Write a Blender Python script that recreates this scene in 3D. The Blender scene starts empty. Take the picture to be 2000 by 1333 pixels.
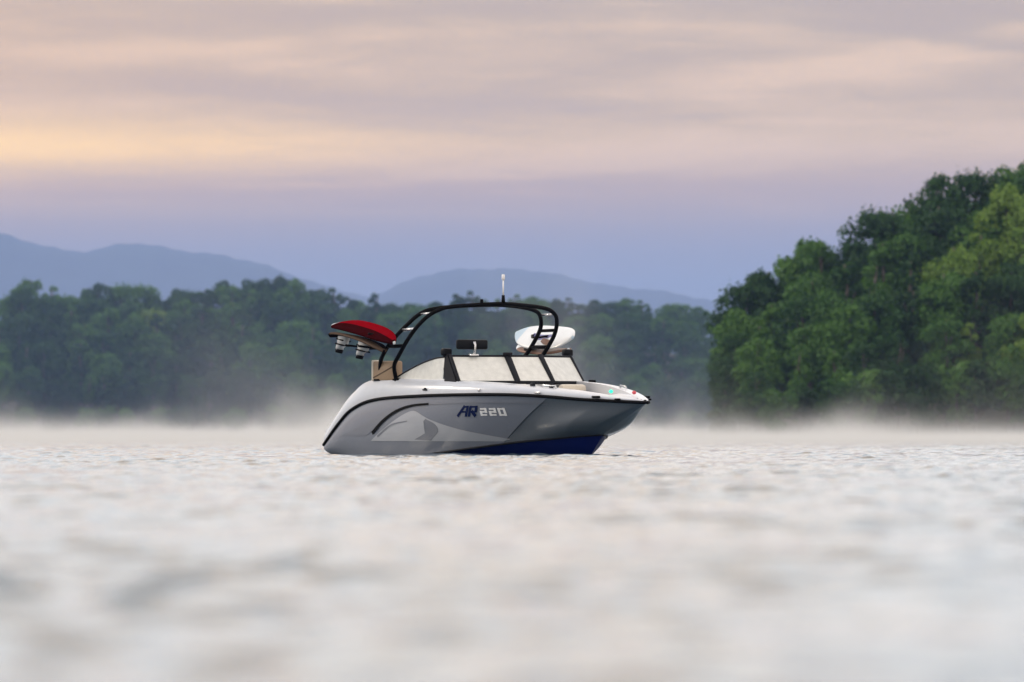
import bpy, bmesh, math, random
import numpy as np
from mathutils import Vector, Matrix
from mathutils.bvhtree import BVHTree
R = math.radians
scn = bpy.context.scene
C = scn.collection

# ------------------------------------------------------------------ camera
CAM_H = 0.29
cam_d = bpy.data.cameras.new('camera')
cam = bpy.data.objects.new('camera', cam_d); C.objects.link(cam)
cam.location = (0, 0, CAM_H); cam.rotation_euler = (R(90), 0, 0)
cam_d.lens = 300; cam_d.sensor_width = 36; cam_d.shift_y = 0.0918
cam_d.clip_start = 0.1; cam_d.clip_end = 90000
cam_d.dof.use_dof = True; cam_d.dof.focus_distance = 124; cam_d.dof.aperture_fstop = 5.0
scn.camera = cam

# ------------------------------------------------------------------ exposure
scn.view_settings.view_transform = 'Standard'; scn.view_settings.look = 'None'
scn.view_settings.exposure = 0.05; scn.view_settings.gamma = 1.0
scn.view_settings.use_curve_mapping = False
scn.cycles.use_denoising = True
scn.cycles.max_bounces = 6; scn.cycles.volume_bounces = 2
scn.cycles.diffuse_bounces = 2; scn.cycles.glossy_bounces = 3
scn.cycles.transparent_max_bounces = 12
scn.cycles.sample_clamp_indirect = 4.0
scn.cycles.volume_step_rate = 1.0
scn.cycles.volume_max_steps = 80

# ------------------------------------------------------------------ sky
SUN_AZ, SUN_EL = R(-72), R(26)          # azimuth from +Y, negative = left of the view
w = bpy.data.worlds.new('World'); scn.world = w; w.use_nodes = True
nt = w.node_tree; nt.nodes.clear(); L = nt.links
def N(t, **kw):
    n = nt.nodes.new(t)
    for k, v in kw.items(): setattr(n, k, v)
    return n
def setin(n, i, v):
    if hasattr(v, 'is_linked') or isinstance(v, bpy.types.NodeSocket): n.id_data.links.new(v, n.inputs[i])
    else: n.inputs[i].default_value = v
def M(op, a, b=None, c=None, clamp=False):
    n = N('ShaderNodeMath', operation=op); n.use_clamp = clamp
    setin(n, 0, a)
    if b is not None: setin(n, 1, b)
    if c is not None: setin(n, 2, c)
    return n.outputs[0]
def ramp(fac, stops, interp='LINEAR'):
    n = N('ShaderNodeValToRGB'); cr = n.color_ramp; cr.interpolation = interp
    while len(cr.elements) < len(stops): cr.elements.new(0.5)
    for e, (p, col) in zip(cr.elements, stops):
        e.position = p; e.color = (*col, 1) if len(col) == 3 else col
    setin(n, 0, fac); return n.outputs[0]
def mixc(f, a, b, mode='MIX'):
    n = N('ShaderNodeMix', data_type='RGBA', blend_type=mode); n.clamp_result = False
    setin(n, 0, f); setin(n, 6, a); setin(n, 7, b); return n.outputs[2]
tc = N('ShaderNodeTexCoord'); sep = N('ShaderNodeSeparateXYZ'); L.new(tc.outputs['Generated'], sep.inputs[0])
dx, dy, dz = sep.outputs
el = M('MAXIMUM', dz, 0.0)
f_el = M('DIVIDE', el, M('ADD', el, 0.04))
den = M('ADD', el, 0.028)
comb = N('ShaderNodeCombineXYZ')
L.new(M('DIVIDE', dx, den), comb.inputs[0]); L.new(M('DIVIDE', dy, den), comb.inputs[1])
def noise(vec, scale, detail=5, rough=0.55, dist=0.0, sc=(1, 1, 1), off=(0, 0, 0)):
    mp = N('ShaderNodeMapping'); mp.inputs['Scale'].default_value = sc; mp.inputs['Location'].default_value = off
    L.new(vec, mp.inputs[0])
    n = N('ShaderNodeTexNoise'); n.inputs['Scale'].default_value = scale; n.inputs['Detail'].default_value = detail
    n.inputs['Roughness'].default_value = rough; n.inputs['Distortion'].default_value = dist
    L.new(mp.outputs[0], n.inputs['Vector']); return n.outputs[0]
# a stratus sheet: veil colours by height, streaks from noise on the cloud plane
base = ramp(f_el, [(0.0, (.32, .39, .55)), (.31, (.38, .42, .52)), (.345, (.46, .42, .44)), (.385, (.66, .47, .36)), (.42, (.93, .57, .30)),
                   (.465, (1.15, .75, .30)), (.51, (.92, .62, .30)), (.557, (.80, .57, .33)), (.62, (1.30, 1.24, 1.14)), (.70, (1.80, 1.83, 1.80)),
                   (.85, (1.58, 1.64, 1.68)), (1.0, (1.0, 1.06, 1.17))])
n1 = noise(comb.outputs[0], 1.15, 6, .5, .5, (1, .55, 1), (3.1, 0.4, 0))
n2 = noise(comb.outputs[0], 5.0, 5, .6, .6, (1, .5, 1), (7.3, 2.2, 0))
streak = M('ADD', M('MULTIPLY', n1, .8), M('MULTIPLY', n2, .2))
lit = ramp(streak, [(.44, (0, 0, 0)), (.62, (1, 1, 1))], 'EASE')
drk = ramp(streak, [(.36, (1, 1, 1)), (.50, (0, 0, 0))], 'EASE')
upmask = ramp(f_el, [(.38, (0, 0, 0)), (.46, (1, 1, 1))])
sky1 = mixc(M('MULTIPLY', M('MULTIPLY', lit, upmask), .70), base, (1.45, .95, .48, 1))
sky2 = mixc(M('MULTIPLY', M('MULTIPLY', drk, upmask), .50), sky1, (.66, .47, .32, 1))
# glow of the hidden low sun to the left
az = M('ARCTAN2', dx, dy)
ga = M('DIVIDE', M('SUBTRACT', az, -0.075), 0.050); ge = M('DIVIDE', M('SUBTRACT', el, 0.0338), 0.0030)
g = M('EXPONENT', M('MULTIPLY', M('ADD', M('MULTIPLY', ga, ga), M('MULTIPLY', ge, ge)), -1.0))
gs = M('MULTIPLY', g, M('ADD', .85, M('MULTIPLY', lit, .5)))
gw = M('DIVIDE', M('SUBTRACT', az, -0.10), 0.075); gv = M('DIVIDE', M('SUBTRACT', el, 0.042), 0.016)
gb = M('EXPONENT', M('MULTIPLY', M('ADD', M('MULTIPLY', gw, gw), M('MULTIPLY', gv, gv)), -1.0))
sky2 = mixc(M('MULTIPLY', gb, .55), sky2, (1.30, .72, .20, 1))
sky3 = mixc(M('MULTIPLY', gs, 1.0, clamp=True), sky2, (2.5, 1.48, .28, 1))
nish = N('ShaderNodeTexSky', sky_type='NISHITA'); nish.sun_disc = False
nish.sun_elevation = SUN_EL; nish.sun_rotation = SUN_AZ; nish.air_density = 1.0; nish.dust_density = 2.0
nb = mixc(1.0, nish.outputs[0], (.08, .08, .08, 1), 'MULTIPLY')
fin = mixc(0.92, nb, sky3)
bg = N('ShaderNodeBackground'); L.new(fin, bg.inputs[0]); bg.inputs[1].default_value = 1.0
out = N('ShaderNodeOutputWorld'); L.new(bg.outputs[0], out.inputs[0])

# ------------------------------------------------------------------ sun
sd = bpy.data.lights.new('sun', 'SUN'); so = bpy.data.objects.new('sun', sd); C.objects.link(so)
sd.energy = 0.9; sd.angle = R(12); sd.color = (1.0, .86, .68)
sdir = Vector((math.sin(SUN_AZ) * math.cos(SUN_EL), math.cos(SUN_AZ) * math.cos(SUN_EL), math.sin(SUN_EL)))
so.rotation_euler = sdir.to_track_quat('Z', 'Y').to_euler(); so.location = (-40, 60, 60)

# ------------------------------------------------------------------ helpers
def tag(o, label=None, cat=None, group=None, kind=None):
    for k, v in (('label', label), ('category', cat), ('group', group), ('kind', kind)):
        if v: o[k] = v
    return o
def empty(name, loc=(0, 0, 0), rz=0, parent=None):
    o = bpy.data.objects.new(name, None); C.objects.link(o); o.location = loc; o.rotation_euler = (0, 0, rz); o.parent = parent
    return o
def mesh_of(name, v, f, mats=(), smooth=False, fm=None):
    me = bpy.data.meshes.new(name); me.from_pydata([tuple(p) for p in v], [], [tuple(q) for q in f])
    for m in mats: me.materials.append(m)
    if fm is not None: me.polygons.foreach_set('material_index', fm)
    if smooth: me.polygons.foreach_set('use_smooth', [True] * len(me.polygons))
    me.validate(); me.update(); return me
def link(name, me, parent=None):
    o = bpy.data.objects.new(name, me); C.objects.link(o); o.parent = parent; return o
def obj(name, v, f, mat, parent=None, smooth=False, fm=None):
    mats = mat if isinstance(mat, (list, tuple)) else [mat]
    return link(name, mesh_of(name, v, f, mats, smooth, fm), parent)
def np_mesh(name, V, F, mats=(), smooth=False, mi=None):
    me = bpy.data.meshes.new(name); F = np.asarray(F, dtype=np.int32); k = F.shape[1]
    me.vertices.add(len(V)); me.vertices.foreach_set('co', np.asarray(V, dtype=np.float32).ravel())
    me.loops.add(F.size); me.loops.foreach_set('vertex_index', F.ravel())
    me.polygons.add(len(F)); me.polygons.foreach_set('loop_start', np.arange(0, F.size, k, dtype=np.int32))
    for m in mats: me.materials.append(m)
    if mi is not None: me.polygons.foreach_set('material_index', np.asarray(mi, dtype=np.int32))
    if smooth: me.polygons.foreach_set('use_smooth', np.ones(len(F), dtype=bool))
    me.update(calc_edges=True); return me
def grid_faces(nr, nc, off=0, closed=False):
    fs = []
    for i in range(nr - 1):
        for j in range(nc if closed else nc - 1):
            k = (j + 1) % nc
            fs.append((off + i * nc + j, off + i * nc + k, off + (i + 1) * nc + k, off + (i + 1) * nc + j))
    return fs
def tube_data(pts, rad, n=10, cap=True):
    pts = [Vector(p) for p in pts]; v = []; f = []
    rads = rad if isinstance(rad, (list, tuple)) else [rad] * len(pts)
    up = None
    for i, p in enumerate(pts):
        t = (pts[min(i + 1, len(pts) - 1)] - pts[max(i - 1, 0)]).normalized()
        if up is None: up = t.orthogonal().normalized()
        up = (up - t * up.dot(t)).normalized(); sd_ = t.cross(up)
        for k in range(n):
            a = 2 * math.pi * k / n
            v.append(p + (up * math.cos(a) + sd_ * math.sin(a)) * rads[i])
    f = grid_faces(len(pts), n, 0, True)
    if cap:
        f.append(tuple(range(n))[::-1]); f.append(tuple((len(pts) - 1) * n + k for k in range(n)))
    return v, f
def tube(name, pts, rad, mat, parent=None, n=10):
    v, f = tube_data(pts, rad, n); return obj(name, v, f, mat, parent, True)
def box_bm(cx, cy, cz, sx, sy, sz, bev=0.01, seg=2, rot=None):
    bm = bmesh.new(); bmesh.ops.create_cube(bm, size=1)
    bmesh.ops.scale(bm, vec=(sx, sy, sz), verts=bm.verts)
    if bev: bmesh.ops.bevel(bm, geom=bm.edges[:], offset=bev, segments=seg, affect='EDGES', profile=.5)
    if rot is not None: bmesh.ops.transform(bm, matrix=rot, verts=bm.verts)
    bmesh.ops.translate(bm, vec=(cx, cy, cz), verts=bm.verts); return bm
def bm_obj(name, bm, mat, parent=None, smooth=True):
    me = bpy.data.meshes.new(name); bm.to_mesh(me); bm.free(); me.materials.append(mat)
    if smooth:
        me.polygons.foreach_set('use_smooth', [True] * len(me.polygons))
        try: me.set_sharp_from_angle(angle=R(40))
        except Exception: pass
    return link(name, me, parent)
def box(name, c, s, mat, parent=None, bev=0.01, rot=None):
    return bm_obj(name, box_bm(*c, *s, bev=bev, rot=rot), mat, parent)
def catmull(P, n):
    P = np.array(P, float); m = len(P); t = np.linspace(0, m - 1, n); outp = []
    for q in t: outp.append(cr_at(P, q))
    return np.array(outp)
def cr_at(P, q):
    m = len(P); i = min(int(q), m - 2); u = q - i
    p1, p2 = P[i], P[i + 1]
    p0 = P[i - 1] if i > 0 else 2 * p1 - p2
    p3 = P[i + 2] if i + 2 < m else 2 * p2 - p1
    # limited tangents keep the curve from overshooting
    return 0.5 * ((2 * p1) + (-p0 + p2) * u + (2 * p0 - 5 * p1 + 4 * p2 - p3) * u * u + (-p0 + 3 * p1 - 3 * p2 + p3) * u ** 3)

# ------------------------------------------------------------------ materials
MATS = {}
def mat(name, col, rough=.5, metal=0.0, coat=0.0, nscale=0, namp=0.0, bump=0.0, spec=.5, coords='Object'):
    if name in MATS: return MATS[name]
    m = bpy.data.materials.new(name); m.use_nodes = True; t = m.node_tree; p = t.nodes['Principled BSDF']
    p.inputs['Base Color'].default_value = (*col, 1); p.inputs['Roughness'].default_value = rough
    p.inputs['Metallic'].default_value = metal; p.inputs['Coat Weight'].default_value = coat
    p.inputs['Coat Roughness'].default_value = .08; p.inputs['Specular IOR Level'].default_value = spec
    if nscale:
        tcn = t.nodes.new('ShaderNodeTexCoord'); nz = t.nodes.new('ShaderNodeTexNoise')
        nz.inputs['Scale'].default_value = nscale; nz.inputs['Detail'].default_value = 4
        t.links.new(tcn.outputs[coords], nz.inputs['Vector'])
        if namp:
            rp = t.nodes.new('ShaderNodeValToRGB')
            rp.color_ramp.elements[0].position = .3; rp.color_ramp.elements[1].position = .7
            rp.color_ramp.elements[0].color = (*[c * (1 - namp) for c in col], 1)
            rp.color_ramp.elements[1].color = (*[min(1, c * (1 + namp)) for c in col], 1)
            t.links.new(nz.outputs[0], rp.inputs[0]); t.links.new(rp.outputs[0], p.inputs['Base Color'])
        if bump:
            b = t.nodes.new('ShaderNodeBump'); b.inputs['Strength'].default_value = bump; b.inputs['Distance'].default_value = .02
            t.links.new(nz.outputs[0], b.inputs['Height']); t.links.new(b.outputs[0], p.inputs['Normal'])
    MATS[name] = m; return m
def leaf_mat(name, c1, c2):
    m = bpy.data.materials.new(name); m.use_nodes = True; t = m.node_tree; t.nodes.clear()
    o = t.nodes.new('ShaderNodeOutputMaterial'); d = t.nodes.new('ShaderNodeBsdfDiffuse'); tr = t.nodes.new('ShaderNodeBsdfTranslucent')
    gl = t.nodes.new('ShaderNodeBsdfGlossy'); gl.inputs['Roughness'].default_value = .45; gl.inputs['Color'].default_value = (.5, .55, .5, 1)
    mx = t.nodes.new('ShaderNodeMixShader'); mx.inputs[0].default_value = .20
    mx2 = t.nodes.new('ShaderNodeMixShader'); mx2.inputs[0].default_value = .035
    oi = t.nodes.new('ShaderNodeObjectInfo'); ge_ = t.nodes.new('ShaderNodeNewGeometry')
    ad = t.nodes.new('ShaderNodeMath'); ad.operation = 'MULTIPLY_ADD'; ad.inputs[1].default_value = .55
    ml = t.nodes.new('ShaderNodeMath'); ml.operation = 'MULTIPLY'; ml.inputs[1].default_value = .45
    t.links.new(ge_.outputs['Random Per Island'], ml.inputs[0])
    t.links.new(oi.outputs['Random'], ad.inputs[0]); t.links.new(ml.outputs[0], ad.inputs[2])
    rp = t.nodes.new('ShaderNodeValToRGB'); rp.color_ramp.elements[0].color = (*c1, 1); rp.color_ramp.elements[1].color = (*c2, 1)
    t.links.new(ad.outputs[0], rp.inputs[0])
    t.links.new(rp.outputs[0], d.inputs[0]); t.links.new(rp.outputs[0], tr.inputs[0])
    t.links.new(d.outputs[0], mx.inputs[1]); t.links.new(tr.outputs[0], mx.inputs[2])
    t.links.new(mx.outputs[0], mx2.inputs[1]); t.links.new(gl.outputs[0], mx2.inputs[2])
    t.links.new(mx2.outputs[0], o.inputs[0]); return m
LEAF = {'dark': leaf_mat('leaf_dark', (.014, .046, .012), (.045, .120, .022)),
        'mid': leaf_mat('leaf_mid', (.042, .118, .020), (.104, .220, .036)),
        'pale': leaf_mat('leaf_pale', (.105, .205, .028), (.200, .310, .048))}
BARK = mat('bark', (.10, .085, .07), .9, nscale=3, namp=.4)

# ------------------------------------------------------------------ water
def wave_height(X, Y, rng=np.random.default_rng(4)):
    H = np.zeros_like(X); n = 46
    lam = np.exp(rng.uniform(math.log(.11), math.log(1.15), n))
    ang = rng.normal(R(100), R(50), n); ph = rng.uniform(0, 2 * math.pi, n)
    sl = 0.031 * (lam / .5) ** -0.18
    for l_, a, p_, s in zip(lam, ang, ph, sl):
        k = 2 * math.pi / l_
        H += (s / k) * np.sin(k * (X * math.cos(a) + Y * math.sin(a)) + p_)
    return H
def build_lake():
    rows = [8.0]
    while rows[-1] < 420: rows.append(rows[-1] + max(.034, .0016 * rows[-1]))
    fine = np.array(rows)
    pre = np.array([-300, -40, -5, 2, 5, 7]); post = np.array([421, 450, 520, 700, 1100, 2000, 3300])
    Y = np.concatenate([pre, fine, post]); nf0, nf1 = len(pre), len(pre) + len(fine)
    half = .064 * np.clip(Y, 8, 420) + 2.3
    c = np.linspace(-1, 1, 400)
    cols = half[:, None] * c[None, :]
    ext = np.array([2.0, 8.0, 60.0, 400.0, 2500.0])
    X = np.concatenate([-(ext[::-1])[None, :] - half[:, None], cols, ext[None, :] + half[:, None]], axis=1)
    YY = np.repeat(Y[:, None], X.shape[1], axis=1)
    Z = np.zeros_like(X)
    ne = len(ext); sub = (slice(nf0, nf1), slice(ne, ne + 400))
    Xf, Yf = X[sub], YY[sub]
    Zf = wave_height(Xf, Yf)
    # gusts: calmer and rougher patches
    gust = .75 + .35 * np.sin(Xf * .9 + np.sin(Yf * .21) * 2) * np.sin(Yf * .33 + 1.3 * np.sin(Xf * .35))
    fade = np.clip((1 - np.abs(c)) * 14, 0, 1)[None, :] * np.clip((Yf - 8) / 1.0, 0, 1) * np.clip((419 - Yf) / 60, 0, 1)
    Z[sub] = Zf * gust * fade
    nr, nc = X.shape
    idx = np.arange(nr * nc).reshape(nr, nc)
    F = np.stack([idx[:-1, :-1], idx[:-1, 1:], idx[1:, 1:], idx[1:, :-1]], axis=-1).reshape(-1, 4)
    V = np.stack([X, YY, Z], axis=-1).reshape(-1, 3)
    m = bpy.data.materials.new('lake_water'); m.use_nodes = True; t = m.node_tree; p = t.nodes['Principled BSDF']
    p.inputs['Base Color'].default_value = (.040, .085, .125, 1); p.inputs['Roughness'].default_value = .06
    p.inputs['IOR'].default_value = 1.333
    tcn = t.nodes.new('ShaderNodeTexCoord'); mp = t.nodes.new('ShaderNodeMapping'); mp.inputs['Scale'].default_value = (1, 1.0, 1)
    nz = t.nodes.new('ShaderNodeTexNoise'); nz.inputs['Scale'].default_value = 5.0; nz.inputs['Detail'].default_value = 3
    b = t.nodes.new('ShaderNodeBump'); b.inputs['Strength'].default_value = .22; b.inputs['Distance'].default_value = .03
    t.links.new(tcn.outputs['Object'], mp.inputs[0]); t.links.new(mp.outputs[0], nz.inputs['Vector'])
    t.links.new(nz.outputs[0], b.inputs['Height']); t.links.new(b.outputs[0], p.inputs['Normal'])
    o = link('lake', np_mesh('lake', V, F, [m], True)); tag(o, 'pale rippled lake water reflecting the dawn sky', kind='structure')
build_lake()

# ------------------------------------------------------------------ land and mountains
FLOOR = mat('forest_floor', (.05, .055, .03), .95, nscale=.4, namp=.4)
FOREST = mat('mountain_forest', (.030, .048, .034), .95, nscale=.008, namp=.35)
def terrain(name, xs, ys, hf, m, label, smooth=True):
    X, Y = np.meshgrid(xs, ys); Z = hf(X, Y)
    nr, nc = X.shape; idx = np.arange(nr * nc).reshape(nr, nc)
    F = np.stack([idx[:-1, :-1], idx[:-1, 1:], idx[1:, 1:], idx[1:, :-1]], axis=-1).reshape(-1, 4)
    o = link(name, np_mesh(name, np.stack([X, Y, Z], -1).reshape(-1, 3), F, [m], smooth)); tag(o, label, kind='structure'); return o
def smst(a, b, x):
    t = np.clip((x - a) / (b - a), 0, 1); return t * t * (3 - 2 * t)
FS = 2.3                                # the far shore lies at about 3.2 km
def h_far(X, Y):
    X, Y = X / FS, Y / FS
    crest = 11 + 2.2 * np.sin(X * .035 + 1.0) + 1.2 * np.sin(X * .09)
    return FS * (-.4 + 1.0 * smst(1398, 1406, Y) + crest * smst(1404, 1480, Y) - 4 * smst(1500, 1700, Y))
terrain('far_shore', np.linspace(-4000, 4000, 640), np.array([1395, 1400, 1406, 1415, 1425, 1440, 1455, 1470, 1485, 1500, 1550, 1620, 1700, 3000, 9000, 13400]) * FS,
        h_far, FLOOR, 'wooded bank of the far shore behind the boat')
def h_right(X, Y):
    side = smst(19, 64, X) * 15.5 + smst(64, 200, X) * 8
    return -.5 + .9 * smst(19.5, 23, X + (Y - 850) * .05) * smst(842, 850, Y) + side * (.18 * smst(850, 862, Y) + .82 * smst(858, 915, Y))
terrain('wooded_point', np.concatenate([np.linspace(15, 90, 76), np.linspace(95, 420, 30)]), np.linspace(840, 1010, 86), h_right, FLOOR,
        'steep wooded point rising on the right shore')
def px(u, D): return (u - 1000) / 16666.67 * D
def pz(v, D): return CAM_H + (850 - v) / 16666.67 * D
def mountain(name, D, prof, label, seed, depth=2200):
    us = np.array([p[0] for p in prof]); vs = np.array([p[1] for p in prof])
    xs = np.linspace(px(us[0], D), px(us[-1], D), 260)
    zs = np.interp(xs, px(us, D), pz(vs, D))
    k = np.hanning(13); k /= k.sum(); zp = np.pad(zs, 6, mode='edge'); zs = np.convolve(zp, k, 'valid')
    rng = np.random.default_rng(seed)
    for lam, a in ((960, 7.5), (410, 4.0), (170, 2.4), (68, 1.9)):
        zs = zs + a * np.sin(xs / lam * 2 * math.pi + rng.uniform(0, 6.3))
    ys = np.linspace(-depth, depth, 41)
    X, Yl = np.meshgrid(xs, ys); prof_y = np.cos(np.clip(ys / depth, -1, 1) * math.pi / 2) ** 1.4
    Z = zs[None, :] * prof_y[:, None]
    Z = Z + (1 - prof_y[:, None]) * prof_y[:, None] * 145 * np.sin(X / 500 + np.sin(Yl / 800 + seed) * 2)
    Z = np.maximum(Z, -.5)
    nr, nc = X.shape; idx = np.arange(nr * nc).reshape(nr, nc)
    F = np.stack([idx[:-1, :-1], idx[:-1, 1:], idx[1:, 1:], idx[1:, :-1]], axis=-1).reshape(-1, 4)
    o = link(name, np_mesh(name, np.stack([X, Yl + D, Z], -1).reshape(-1, 3), F, [FOREST], True)); tag(o, label, kind='structure')
mountain('mountain', 27000, [(-900, 640), (-500, 560), (-300, 500), (-120, 455), (0, 460), (90, 479), (185, 488), (215, 478), (250, 471), (330, 482), (420, 499), (500, 520),
         (600, 548), (700, 574), (800, 600), (1000, 660)], 'long hazy blue mountain ridge above the woods at left', 3)
mountain('mountain', 28500, [(400, 660), (600, 610), (700, 586), (760, 562), (820, 543), (880, 531), (940, 527), (1010, 530), (1100, 540), (1180, 550), (1250, 560), (1330, 575), (1430, 596),
         (1600, 640), (1900, 690)], 'low rounded hazy blue mountain behind the boat tower', 8)

# ------------------------------------------------------------------ trees
def make_crown(seed, H, Rw, base_f, n_lobe, n_leaf, leaf, style='round'):
    rng = np.random.default_rng(seed)
    zc = H * (base_f + 1) / 2; hz = H * (1 - base_f) / 2
    lobes = []
    for i in range(n_lobe):
        d = rng.normal(size=3); d /= np.linalg.norm(d); r = rng.uniform(.45, .95) ** .6
        k = 1.0
        if style == 'tall': k = .75 + .25 * rng.random()
        c = np.array([d[0] * Rw * r * .72, d[1] * Rw * r * .72, zc + d[2] * hz * r * .80])
        if style == 'round' and d[2] < -.3: c[:2] *= .8
        lobes.append((c, Rw * rng.uniform(.17, .36) * k, rng.uniform(.75, 1.0)))
    lobes.append((np.array([0, 0, zc]), Rw * .55, min(1.6, hz / Rw * .8)))
    w_ = np.array([l[1] ** 2 for l in lobes]); w_ /= w_.sum()
    cnt = rng.multinomial(n_leaf, w_); P = []; Nn = []
    for (c, r, sq), k in zip(lobes, cnt):
        d = rng.normal(size=(k, 3)); d /= np.linalg.norm(d, axis=1)[:, None]
        d[:, 2] = np.where(d[:, 2] < -.6, -d[:, 2] * .6, d[:, 2])
        # finer lumps on each lobe
        lump = 1 + .16 * np.sin(d[:, 0] * 6 + c[0] * 5) * np.sin(d[:, 1] * 6 + c[1] * 5) * np.sin(d[:, 2] * 6 + seed)
        rr = r * lump * (rng.uniform(.50, 1.10, k) ** .5) * np.where(rng.random(k) < .10, rng.uniform(1.1, 1.5, k), 1.0)
        P.append(c + d * rr[:, None] * np.array([1, 1, sq])); Nn.append(d)
    P = np.concatenate(P); Nn = np.concatenate(Nn); k = len(P)
    nrm = Nn * .8 + rng.normal(size=(k, 3)) * .5 + np.array([0, 0, .25]); nrm /= np.linalg.norm(nrm, axis=1)[:, None]
    a = np.cross(nrm, rng.normal(size=(k, 3))); a /= np.linalg.norm(a, axis=1)[:, None]; b = np.cross(nrm, a)
    s = leaf * rng.uniform(.6, 1.35, k)[:, None]
    V = np.stack([P - a * s * .9, P - b * s * .5 + nrm * s * .12, P + a * s * .9, P + b * s * .5 + nrm * s * .12], axis=1).reshape(-1, 3)
    F = np.arange(k * 4).reshape(-1, 4)
    return V, F, lobes
def trunk_data(seed, H, lobes, base_f):
    rng = np.random.default_rng(seed + 99); r0 = H * .018
    pts = [(rng.normal() * .02 * H * i / 6 * .6, rng.normal() * .02 * H * i / 6 * .6, H * .86 * i / 6 - .6 * (i == 0)) for i in range(7)]
    V, F = tube_data(pts, [r0 * (1.25 - .16 * i) for i in range(7)], 7)
    V = list(V); F = list(F)
    for c, r, _ in lobes[:9]:
        i = int(np.clip((c[2] - H * .18) / (H * .86) * 6, 1, 5)); s = Vector(pts[i])
        v2, f2 = tube_data([s, s.lerp(Vector(c), .5) + Vector((0, 0, .03 * H)), Vector(c)], [r0 * .42, r0 * .3, r0 * .12], 5)
        o_ = len(V); V += v2; F += [tuple(q + o_ for q in ff) for ff in f2]
    return V, F
PROTO = {}
def proto(key, seed, H, Rw, base_f, nl, nleaf, leaf, style='round'):
    V, F, lobes = make_crown(seed, H, Rw, base_f, nl, nleaf, leaf, style)
    tv, tf = trunk_data(seed, H, lobes, base_f)
    PROTO[key] = {'V': V, 'F': F, 'trunk': mesh_of('trunk', tv, tf, [BARK], True), 'H': H, 'crown': {}}
for i in range(6): proto(f'oak{i}', 10 + i, 12.0, 2.9 + .3 * (i % 3), .0 + .04 * (i % 2), 44 + 4 * i, 9500, .19)
for i in range(3): proto(f'tall{i}', 40 + i, 14.0, 2.1 + .2 * i, .0, 40, 7000, .19, 'tall')
for i in range(3): proto(f'bush{i}', 60 + i, 5.0, 2.2, .0, 22, 4600, .17)
for i in range(2): proto(f'airy{i}', 80 + i, 12.0, 3.2, .08, 30, 3600, .20)
def tree(name, key, tone, loc, sc, rz, label, group, stretch=1.0):
    P = PROTO[key]
    if tone not in P['crown']: P['crown'][tone] = np_mesh('crown', P['V'], P['F'], [LEAF[tone]])
    t = empty(name, loc, rz); t.scale = (sc, sc, sc * stretch)
    link('crown', P['crown'][tone], t); link('trunk', P['trunk'], t)
    tag(t, label, 'tree', group); return t
rnd = random.Random(7)
# far shore: tree-top profile read along the photograph, as heights at the shore's real distance
TOP = [(-400, 545), (-100, 535), (0, 531), (70, 540), (115, 556), (135, 572), (160, 550), (265, 556), (300, 566), (360, 566), (430, 548), (500, 536), (560, 537),
       (600, 560), (650, 566), (690, 584), (715, 594), (800, 592), (860, 588), (890, 578), (950, 578), (1000, 582), (1045, 578), (1100, 590), (1200, 592), (1300, 598),
       (1400, 616), (1440, 622), (1700, 620), (2400, 600)]
tu, tv_ = [a for a, b in TOP], [b for a, b in TOP]
FG = 'trees of the far shore wood'
ZONES = [(110, 'at far left'), (330, 'under the left peak'), (480, 'under the ridge slope'), (630, 'left of the red board'),
         (790, 'behind the red board'), (900, 'above the side glass'), (1010, 'behind the mirror'),
         (1140, 'behind the white board'), (1270, 'above the bow'), (1360, 'past the bow'), (9999, 'beside the wooded point')]
def zone(u): return next(z for m_, z in ZONES if u < m_)
ROWS = ((1403, .20, 4.4, 'misty foot bush of'), (1408, .46, 4.4, 'front-rank tree of'), (1419, .62, 4.6, 'tree low in'),
        (1434, .77, 4.6, 'tree halfway up'), (1452, .90, 4.2, 'high tree of'), (1462, .95, 4.6, 'upper tree of'), (1472, .985, 2.9, 'skyline tree of'))
TONE_W = {'dark': 'dark', 'mid': 'green', 'pale': 'pale green'}
for row, (Y0, frac, sp, what) in enumerate(ROWS):
    x = (-88 + row * .6) * FS
    while x < 38 * FS:
        Y = (Y0 + rnd.uniform(-3, 3)) * FS; xx = x + rnd.uniform(-1.3, 1.3) * FS
        u = 1000 + xx / Y * 16666.67
        top = pz(np.interp(u, tu, tv_), Y)
        tz = top * frac * rnd.uniform(.96, 1.12) if row < 6 else top * rnd.uniform(1.03, 1.085)
        g = float(h_far(np.array(xx), np.array(Y))) - .3
        key = rnd.choice([f'oak{i}' for i in range(6)] * 3 + [f'tall{i}' for i in range(3)]) if row else f'bush{rnd.randrange(3)}'
        h = max(4.0 * FS, tz - g); sc = h / PROTO[key]['H']; stretch = 1.0; lo = FS * (1.0 if row else .9)
        if sc < lo: stretch = sc / lo; sc = lo
        if sc > 1.3 * FS: stretch = sc / (1.3 * FS); sc = 1.3 * FS
        tone = rnd.choices(['dark', 'mid', 'pale'], [.55, .435, .015])[0]
        tree('broadleaf_tree', key, tone, (xx, Y, g), sc, rnd.uniform(0, 6.28), f'{TONE_W[tone]} {what} the far wood {zone(u)}', FG, stretch)
        x += sp * FS * rnd.uniform(.8, 1.2)
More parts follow.
